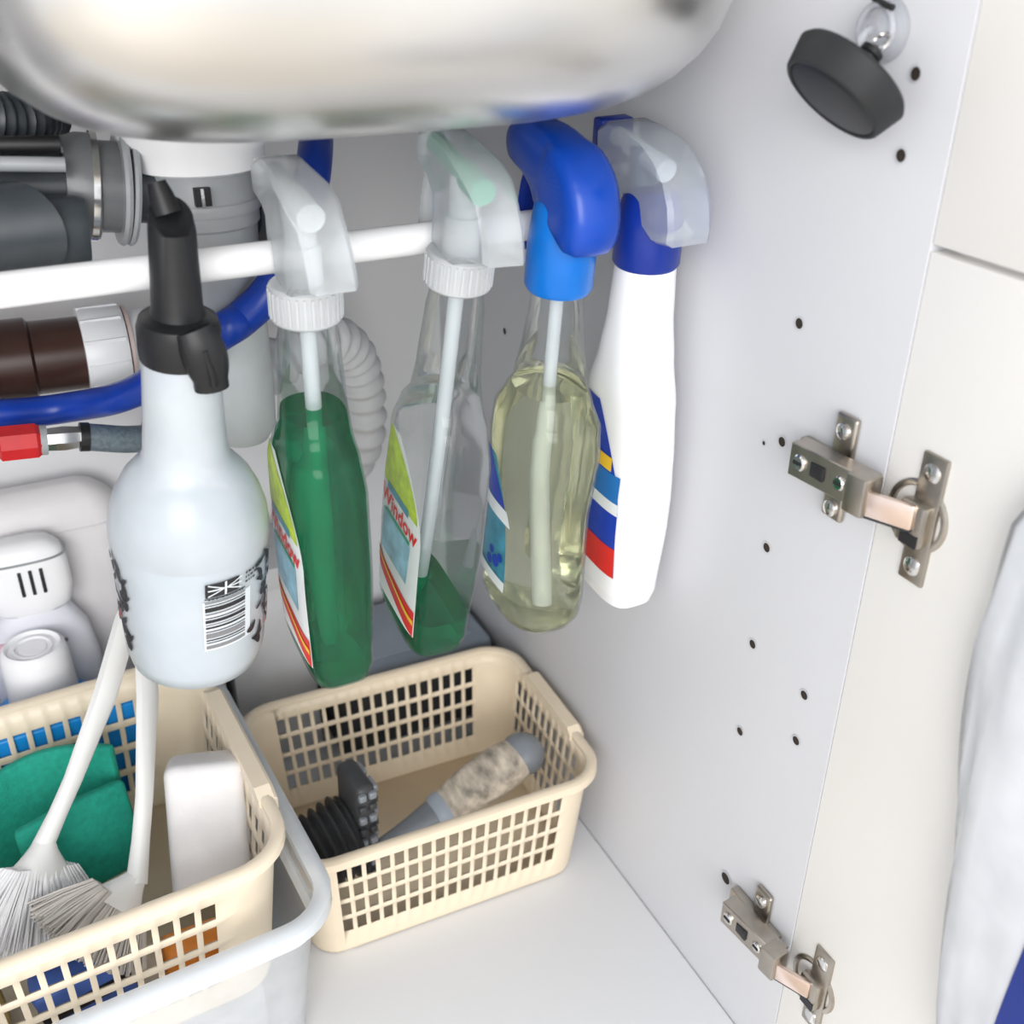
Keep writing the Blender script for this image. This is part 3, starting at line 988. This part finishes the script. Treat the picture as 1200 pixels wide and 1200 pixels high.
# ------------------------------------------------------------------ basket of brushes: contents
def dish_brush(label, head, tip, bm_mat, fan_dir, length, spread, seed, kind):
    """head = neck joint, tip = handle end; bristles fan from the head along fan_dir"""
    head, tip = Vector(head), Vector(tip)
    t = thing('dish_brush', label, 'brush', head, 'dish brushes in the basket')
    d = tip - head
    L_ = d.length
    dn = d.normalized()
    side = dn.cross(Vector((.6, -.75, .1))).normalized()
    nrm = side.cross(dn)
    prof = [(-.04, .0062, .0055), (.1, .0054, .0045), (.25, .0060, .0040), (.6, .0084, .0042), (.93, .0086, .0042), (1, .006, .003)]
    rings = []
    for k, w_, h_ in prof:
        c = dn * (L_ * k) + nrm * (.006 * math.sin(k * PI))
        rings.append([c + side * x * w_ + nrm * y * h_ for x, y in ((-1, -.5), (-.6, -1), (.6, -1), (1, -.5), (1, .5), (.6, 1), (-.6, 1), (-1, .5))])
    new_mesh('handle', loft(rings), M_HAND, t, sharp=50)
    f = Vector(fan_dir).normalized()
    s2 = f.cross(nrm).normalized()
    n2 = s2.cross(f)
    rnd = random.Random(seed)
    rings = []
    for k in range(7):
        q = k / 6
        c = -dn * .002 + f * (q * .02)
        wd = (.0055 + .0165 * q ** 1.2) * spread
        hg = .0055 + .004 * q
        rings.append([c + s2 * x * wd + n2 * y * hg for x, y in ((-1, -.4), (-.7, -.9), (0, -1), (.7, -.9), (1, -.4), (1, .4), (.7, .9), (0, 1), (-.7, .9), (-1, .4))])
    new_mesh('head', loft(rings), M_HAND, t, sharp=50)
    bm = bmesh.new()
    for i in range(900):
        u, v = rnd.uniform(-1, 1), rnd.uniform(-1, 1)
        a = f * .016 + s2 * (u * .0205 * spread) + n2 * (v * .007)
        dr = (f + s2 * (u * .75 * spread + rnd.uniform(-.07, .07)) + n2 * (v * .38 + rnd.uniform(-.08, .08))).normalized()
        ln = length * rnd.uniform(.88, 1.04)
        p0, p1, p2 = a, a + dr * ln * .5, a + dr * ln + n2 * rnd.uniform(-.002, .002) - Vector((0, 0, .0025))
        add_tube(bm, [p0, p1, p2], .0007, 4)
    bo = new_mesh('bristles', bm, bm_mat, t)
    bo['kind'] = 'stuff'
    return t

dish_brush('white dish brush with clean white bristles fanning over the basket', (-.0375, .545, .165), (.041, .622, .266), M_BRIST, (-.36, -.50, -.76), .050, 1.15, 1, 0)
dish_brush('white dish brush with worn beige bristles, upright beside the white sponge', (.0080, .514, .145), (.0515, .650, .256), M_BRIST2, (-.66, -.30, -.42), .038, 1.0, 2, 1)

def pad(name, label, cat, m, pts_fn, nu, nv, th, group=None, loc=(0, 0, 0)):
    bm = bmesh.new()
    rows = [[bm.verts.new(pts_fn(i / nu, j / nv)) for j in range(nv + 1)] for i in range(nu + 1)]
    for i in range(nu):
        for j in range(nv):
            bm.faces.new((rows[i][j], rows[i + 1][j], rows[i + 1][j + 1], rows[i][j + 1]))
    o = new_mesh(name, bm, m, sharp=80)
    o.location = loc
    solid(o, th, 0)
    bv = o.modifiers.new('soft', 'BEVEL'); bv.width = th * .3; bv.segments = 2; bv.limit_method = 'ANGLE'
    tag(o, label, cat, group)
    return o
pad('sponge_cloth', 'teal green sponge cloth curved upright behind the dish brush handles', 'cloth', M_TEAL,
    lambda u, v: (-.085 + .096 * u, .022 * math.sin(u * PI) + .010 * v, -.004 + .078 * v + .012 * u), 18, 8, .007, 'teal cloths in the basket', (0, .597, .085))
pad('sponge_cloth', 'teal green sponge cloth folded in front, its edge above the brush heads', 'cloth', M_TEAL,
    lambda u, v: (-.052 + .068 * u - .004 * v, .020 * u * u - .012 * (1 - v), .064 * v + .006 * math.sin(u * PI)), 18, 8, .009, 'teal cloths in the basket', (0, .574, .088))

def foam_block():
    rot = Matrix.Rotation(R(-14), 3, 'Z') @ Matrix.Rotation(R(-24), 3, 'X') @ Matrix.Rotation(R(2), 3, 'Y')
    o = new_mesh('foam_sponge', box((0, 0, 0), (.050, .036, .094), .007, 4, rot), M_SPONGE)
    o.location = (.0575, .548, .130)
    tag(o, 'white foam block sponge standing in the basket corner', 'sponge')
foam_block()
# odds and ends glimpsed through the lattice
def packet(name, label, cat, m, loc, size, rot, bevel=.004, band=None):
    t = thing(name, label, cat, loc)
    t.rotation_euler = rot
    new_mesh('body', box((0, 0, 0), size, bevel, 3), m, t)
    if band:
        new_mesh('band', box((0, 0, 0), (size[0] + .0006, size[1] + .0006, size[2] * .35), .002, 2), band, t)
    return t
packet('scouring_pad', 'orange scouring pad glimpsed through the basket lattice', 'pad', M_ORANGE, (.033, .492, .083), (.045, .018, .038), (0, .1, .1))
packet('cleaning_packet', 'blue packet with black band glimpsed through the basket lattice', 'packet', mat('mid_blue_packaging', (.08, .16, .52), .4, noise=.2), (-.035, .500, .084), (.055, .022, .042), (.1, -.15, .05), band=M_BLACKP)
packet('cleaning_packet', 'ochre packet lying on the bottom of the brush basket', 'packet', mat('ochre_packaging', (.45, .32, .10), .5, noise=.2), (-.105, .503, .080), (.05, .03, .034), (0, .1, .2))

# ------------------------------------------------------------------ basket by the panel: contents
def rubber_nozzle():
    t = thing('rubber_nozzle', 'charcoal ribbed rubber nozzle lying in the cream basket', 'nozzle', (.147, .558, .066))
    t.scale = (1.1, 1.1, 1.12)
    t.rotation_euler = (0, R(-6), R(6))
    P = [Vector((-.026 + .034 * i / 40, 0, .002)) for i in range(41)]
    new_mesh('bellows', tube(P, lambda q: .0230 + .0026 * math.sin(q * 2 * PI * 5) + .004 * q, 28), M_DARKB, t, sharp=80)
    rot = Matrix.Rotation(R(8), 3, 'Y')
    c = Vector((.014, 0, .012))
    pl = new_mesh('face_plate', box(c, (.014, .034, .078), .005, 3, rot), M_DARKB, t)
    for i in range(8):
        for s in (-1, 1):
            new_mesh('tooth', box(c + rot @ Vector((s * .0035, -.0175, -.033 + .0094 * i)), (.0052, .004, .0050), .0008, 1, rot), M_MIDG if i % 2 else M_DARKB, pl)
            new_mesh('tooth', box(c + rot @ Vector((.0075, s * .008, -.033 + .0094 * i)), (.004, .012, .0050), .0008, 1, rot), M_MIDG if i % 2 else M_DARKB, pl)
rubber_nozzle()

def hand_tool():
    a, b = Vector((.166, .556, .043)), Vector((.312, .571, .082))
    t = thing('scrubbing_brush', 'hand brush with mottled beige body and grey ends lying in the basket', 'brush', a)
    d = (b - a)
    def seg(name, k0, k1, prof, m, flat=(1, 1), n=24):
        P = [d * (k0 + (k1 - k0) * i / (len(prof) - 1)) for i in range(len(prof))]
        return new_mesh(name, tube(P, lambda q: prof[min(len(prof) - 1, int(round(q * (len(prof) - 1))))], n, flat=flat), m, t)
    seg('handle', -.06, .42, [.004, .0065, .0075, .008, .009, .0105, .0115], M_MIDG, (1.1, .8))
    seg('ferrule', .38, .45, [.0115, .0135, .0140, .0135], mat('blue_grey_ferrule', (.42, .47, .54), .35), (1.1, .8))
    seg('body', .43, .93, [.012, .0145, .0165, .018, .0185, .0185, .0175, .0150], M_MARBLE, (1.1, .85))
    seg('tip', .88, 1.03, [.0150, .0168, .0165, .0140, .0085], M_MIDG, (1.15, .9))
hand_tool()

# ------------------------------------------------------------------ things along the back
def canister():
    t = thing('canister', 'large milky plastic canister with rounded shoulders against the back board', 'canister', (-.072, .8035, .0005))
    rings = []
    hx, hy = .132, .0225
    for ins, z in ((.02, 0), (.004, .003), (0, .012), (0, .245), (.0015, .255), (.005, .264), (.010, .271), (.016, .275), (.019, .2755)):
        rings.append(rrect(hx - ins * 1.6, hy - min(ins, .018), .0215 - min(ins, .018), z, 6))
    new_mesh('body', loft(rings), M_CAN, t, sharp=60)
    prof = [(hx - .004, hy - .003, .238), (hx + .0012, hy + .0012, .240), (hx + .0012, hy + .0012, .244), (hx - .004, hy - .003, .246)]
    new_mesh('moulded_band', loft([rrect(a, b, .018, z, 6) for a, b, z in prof], False, False), M_CAN, t)
canister()

def slot_cap_bottle():
    t = thing('detergent_bottle', 'white detergent bottle whose domed cap has three black slots', 'bottle', (-.018, .7635, .0005))
    Z = -.024
    B = [(.030, .013, .002), (.036, .0165, .010), (.038, .0175, .11), (.0375, .0175, .165), (.034, .0165, .195), (.026, .0145, .213), (.020, .012, .221)]
    new_mesh('body', loft([srect(a * 1.05, b * .95, z + Z * z / .22, 40, 2.8) for a, b, z in B]), mat('cool_white_plastic', (.72, .73, .79), .35, noise=.02), t, sharp=60)
    C_ = [(.021, .0125, .219), (.0265, .0152, .224), (.0290, .0165, .238), (.0285, .0165, .258), (.026, .0155, .270), (.019, .012, .277), (.008, .005, .279)]
    cp = new_mesh('cap', loft([srect(a * 1.07, b * .95, z + Z, 40, 3) for a, b, z in C_]), M_BRIGHT, t, sharp=60)
    for i in range(3):
        new_mesh('slot', box((-.004 + .0074 * i, -.0157, .249 + Z), (.0026, .0016, .021), .0006), P_BLACK, cp)
    new_mesh('hinge_line', loft([srect(.0309 + a, .0160 + a, z + Z, 40, 3) for a, z in ((0, .2645), (.0003, .2648), (.0003, .2655), (-.001, .266))], False, False), M_GREYP, cp)
    bm = bmesh.new()
    for (x, z, r) in ((.008, .188, .0016), (.013, .190, .0012), (.012, .185, .0010), (.017, .194, .0014), (.004, .184, .0008)):
        add_cyl(bm, (x, -.0140, z + Z), (x, -.0168, z + Z), [(0, r), (1, r)], 10)
    new_mesh('speckle_print', bm, P_GREY, t)
    new_mesh('pink_print', box((-.026, -.0132, .19 + Z), (.010, .003, .022), .0012), mat('print_pink', (.70, .42, .48), .5), t)
slot_cap_bottle()

def tall_white_bottle():
    t = thing('blue_bottle', 'blue bottle with a white round ringed lid behind the basket of brushes', 'bottle', (-.0245, .7235, .0005))
    B = [(.040, .012, 0), (.0445, .0175, .003), (.046, .0195, .012), (.046, .0195, .110), (.042, .0190, .124), (.034, .0185, .134), (.026, .0180, .140), (.020, .0170, .144)]
    new_mesh('body', loft([srect(a, b, z, 40, 4) for a, b, z in B]), M_BLUEB, t, sharp=60)
    cp = new_mesh('lid', lathe([(.0190, .139), (.0245, .140), (.0247, .145), (.0238, .178), (.0222, .1855), (.0195, .188), (.0180, .1865), (.0176, .1845), (.0100, .1845), (.0094, .1858), (.001, .1858)], 44), M_BRIGHT, t, sharp=50)
    new_mesh('lid_ring', lathe([(.0125, .1845), (.0125, .1866), (.0140, .1866), (.0140, .1845)], 36, False, False), M_BRIGHT, cp)
tall_white_bottle()

packet('blue_package', 'bright blue package standing behind the basket of brushes', 'package', M_BLUEB, (-.122, .722, .069), (.088, .030, .137), (0, 0, 0), .004, band=mat('deep_blue_packaging', (.01, .08, .36), .4))
packet('blue_package', 'slim blue package squeezed between the brush basket and the clear bin', 'package', M_BLUEB, (-.018, .6720, .1045), (.112, .0055, .096), (0, 0, R(3.2)), .002)

def grey_box(label, loc, size, lid):
    t = thing('storage_box', label, 'box', loc)
    w_, d_, h_ = size
    new_mesh('body', box((0, 0, h_ / 2), size, .002), M_GBOX, t)
    l = new_mesh('lid', box((0, 0, h_ - lid / 2 + .0015), (w_ + .003, d_ + .003, lid), .0015), M_GBOX, t)
    return t
grey_box('slim grey box standing upright beside the dark gap behind the baskets', (.088, .772, .0005), (.044, .07, .195), .02)
grey_box('wider grey upright box behind the green cleaner bottle', (.152, .772, .0005), (.070, .07, .195), .02)
def slate_box():
    t = thing('slate_tray', 'low slate blue lidded tray lying behind the cream basket', 'tray', (.268, .758, .0005))
    new_mesh('body', box((0, 0, .036), (.142, .088, .072), .005, 3), M_DARKB, t)
    l = new_mesh('lid', box((0, 0, .080), (.150, .098, .018), .005, 3), M_SLATE, t)
    new_mesh('lid_panel', box((0, 0, .0895), (.120, .070, .003), .0012, 2), M_SLATE, l)
slate_box()

# ------------------------------------------------------------------ hinges
def hinge(label, z, group='door hinges'):
    t = thing('door_hinge', label, 'hinge', (W, .335, z), group)
    # mounting plate with two screwed wings
    pl = new_mesh('mounting_plate', box((-.0035, .006, 0), (.006, .044, .019), .001), M_NICKEL, t)
    for s in (-1, 1):
        wg = new_mesh('wing', box((-.0022, .002, .0195 if s > 0 else -.0165), (.0038, .014, .022 if s > 0 else .016), .0018, 3), M_NICKEL, pl)
        new_mesh('screw', cyl((-.004, .002, .0225 if s > 0 else -.0185), (-.0062, .002, .0225 if s > 0 else -.0185), [(0, .0042), (.6, .0042), (1, .0028)], 20), M_CHROME, pl)
    # arm: open channel, rising off the panel towards the door
    rot = Matrix.Rotation(R(6), 3, 'Z')
    c = Vector((-.0125, -.004, .005))
    bm = bmesh.new()
    add_box(bm, c + rot @ Vector((-.0045, 0, 0)), (.0016, .046, .0165), rot)
    for s in (-1, 1):
        add_box(bm, c + rot @ Vector((0, 0, s * .0078)), (.0105, .046, .0016), rot)
    bmesh.ops.bevel(bm, geom=bm.edges[:], offset=.0004, segments=1, affect='EDGES')
    arm = new_mesh('arm', bm, M_NICKEL, t)
    new_mesh('arm_step', box(c + rot @ Vector((-.0035, -.0205, 0)), (.0125, .012, .0195), .0014, 2, rot), M_NICKEL, arm)
    for y, r in ((.0165, .0042), (-.0085, .0036)):
        p = c + rot @ Vector((-.0050, y, 0))
        new_mesh('screw', cyl(p, p + Vector((-.0016, 0, 0)), [(0, r), (.5, r), (1, r * .8)], 20), M_CHROME, arm)
        q = p + Vector((-.0018, 0, 0))
        new_mesh('screw_slot', box(q, (.0005, r * 1.3, r * .35), 0), P_BLACK, arm, False)
    new_mesh('arm_slot', box(c + rot @ Vector((-.0055, .005, 0)), (.0012, .009, .0072), .0003), P_BLACK, arm)
    # link to the cup
    new_mesh('link', box((-.0120, -.0375, .0025), (.0035, .027, .0125), .0012, 2, Matrix.Rotation(R(24), 3, 'Z')), M_COPPER, t)
    new_mesh('link_side', box((-.0090, -.0375, -.0042), (.008, .024, .0016), .0005, 1, Matrix.Rotation(R(24), 3, 'Z')), P_BLACK, t)
    # cup and flange on the door face, x ~ .354 world
    dx = .001
    cup = new_mesh('cup_flange', box((dx - .0012, -.0500, 0), (.0026, .0145, .064), .0012, 2), M_NICKEL, t)
    rg = bmesh.new()
    rings = []
    for r_, x_ in ((.0175, dx), (.0175, dx - .0012), (.0165, dx - .002), (.0145, dx - .002), (.0138, dx + .0002)):
        rings.append([(x_, -.0455 + r_ * math.cos(2 * PI * i / 36), r_ * math.sin(2 * PI * i / 36)) for i in range(36)])
    add_rings(rg, rings, False, True)
    new_mesh('cup', rg, M_NICKEL, cup)
    new_mesh('cup_block', box((dx - .0045, -.0475, -.0015), (.0065, .015, .021), .002, 2), M_NICKEL, cup)
    new_mesh('cup_recess', box((dx - .0078, -.049, -.0085), (.0006, .010, .006), .0001, 1), P_BLACK, cup)
    for s in (-1, 1):
        new_mesh('screw', cyl((dx - .002, -.0500, s * .0235), (dx - .0038, -.0500, s * .0235), [(0, .0046), (.5, .0046), (1, .0030)], 20), M_CHROME, cup)
    return t
hinge('nickel door hinge joining the side panel and the cream door beside the plastic bag', .424)
hinge('nickel door hinge low on the side panel, near the cabinet floor', .1075)

# ------------------------------------------------------------------ plug on its suction hook
def plug():
    hk = thing('suction_hook', 'clear plastic suction hook stuck high on the side panel', 'hook', (W, .3555, .6175))
    new_mesh('suction_cup', cyl((-.0004, 0, 0), (-.010, 0, 0), [(0, .0125), (.15, .0128), (.45, .0095), (.7, .0055), (1, .0050)], 32), M_HOOK, hk)
    new_mesh('ring', tube([Vector((-.0065, .0095 * math.cos(2 * PI * i / 32), .0095 * math.sin(2 * PI * i / 32))) for i in range(33)], .0014, 10, False), M_HOOK, hk)
    new_mesh('hook_arm', tube(catmull([(-.0085, 0, .001), (-.013, 0, -.002), (-.014, 0, -.008), (-.018, 0, -.010), (-.021, 0, -.006)], 6), .0018, 12), M_HOOK, hk)
    new_mesh('metal_clip', tube([(-.006, .004, .0115), (-.007, -.004, .0095), (-.007, -.008, .0088)], .0013, 10), M_BLACKP, hk)
    d = Vector((-.62, .06, -.68)).normalized()
    t = thing('sink_plug', 'black rubber sink plug hanging from the clear suction hook', 'plug', (.3225, .3470, .5975), up=-d)
    t.scale = (.95, .95, .95)
    rp = [(.0235, -.0065), (.0245, -.0055), (.0275, .0060), (.0262, .0078), (.020, .0082), (.006, .0085)]
    b = new_mesh('disc', lathe([(.0215, -.0045)] + [(.0222, -.0062)] + rp, 44), M_RUBBER, t, sharp=50)
    new_mesh('hollow', lathe([(.0216, -.0058), (.0185, -.0068), (.001, -.0066)], 40), M_BLACKP, b)
    new_mesh('stem', lathe([(.0052, .008), (.0046, .010), (.0044, .0165), (.0052, .0172), (.0052, .0195), (.003, .021)], 24), M_BLACKP, t)
    new_mesh('loop', tube([Vector((0, .0042 * math.cos(2 * PI * i / 20), .0235 + .0042 * math.sin(2 * PI * i / 20))) for i in range(21)], .001, 8, False), M_CHROME, t)
plug()

# ------------------------------------------------------------------ bag on the door
def bag():
    t = thing('plastic_bag', 'thin white plastic bag with blue print hanging on the open door', 'bag', (.352, .150, .10))
    rnd = random.Random(3)
    rings = []
    n, mz = 44, 34
    ph = [rnd.uniform(0, 6) for _ in range(8)]
    prof = [(0, .010), (.06, .030), (.2, .045), (.36, .058), (.55, .075), (.72, .086), (.86, .084), (.95, .066), (1, .030)]
    for i in range(mz + 1):
        k = i / mz
        z = .01 + .40 * k
        for (k0, h0), (k1, h1) in zip(prof, prof[1:]):
            if k <= k1:
                hy = h0 + (h1 - h0) * (k - k0) / (k1 - k0)
                break
        hx = .021 * math.sin(min(1, k * 3 + .12) * PI / 2) * (1 - .55 * k)
        ring = []
        for j in range(n):
            a = 2 * PI * j / n
            wr_ = 1 + .03 * math.sin(3 * a + ph[0] + 5 * k) + .03 * math.sin(7 * a + ph[1] - 9 * k) + .02 * math.sin(13 * a + ph[2] + 17 * k)
            x = -hx + hx * math.cos(a) * (wr_ if math.cos(a) < 0 else 1) - .0008
            ring.append((min(x, .0005), hy * math.sin(a) * wr_, z))
        rings.append(ring)
    o = new_mesh('film', loft(rings), M_BAG, t, sharp=180)
    pr = []
    for i in range(1, 18):                         # printed patch over the lower near side
        row = []
        for q in range(13):
            f = 19.5 + q * 1.3 + .05 * i
            f = min(f, 43)
            j = int(f); w_ = f - j
            p = Vector(rings[i][j]).lerp(Vector(rings[i][(j + 1) % n]), w_)
            row.append((p.x - .0008, p.y * 1.012, p.z))
        pr.append(row)
    new_mesh('blue_print', loft(pr, False, False, False), mat('bag_print_blue', (.003, .022, .22), .4, noise=.06), o, sharp=180)
    new_mesh('tied_top', tube(catmull([(-.006, .0, .40), (-.008, .002, .412), (-.006, .001, .422), (-.002, .002, .43)], 5), lambda q: .012 - .006 * math.sin(q * PI), 16, flat=(.5, 1)), M_BAG, t)
    new_mesh('bag_hook', cyl((.0015, .002, .432), (-.012, .002, .434), [(0, .008), (.3, .008), (.3, .003), (.9, .003), (1, .005)], 20), M_WHITE, t)
bag()
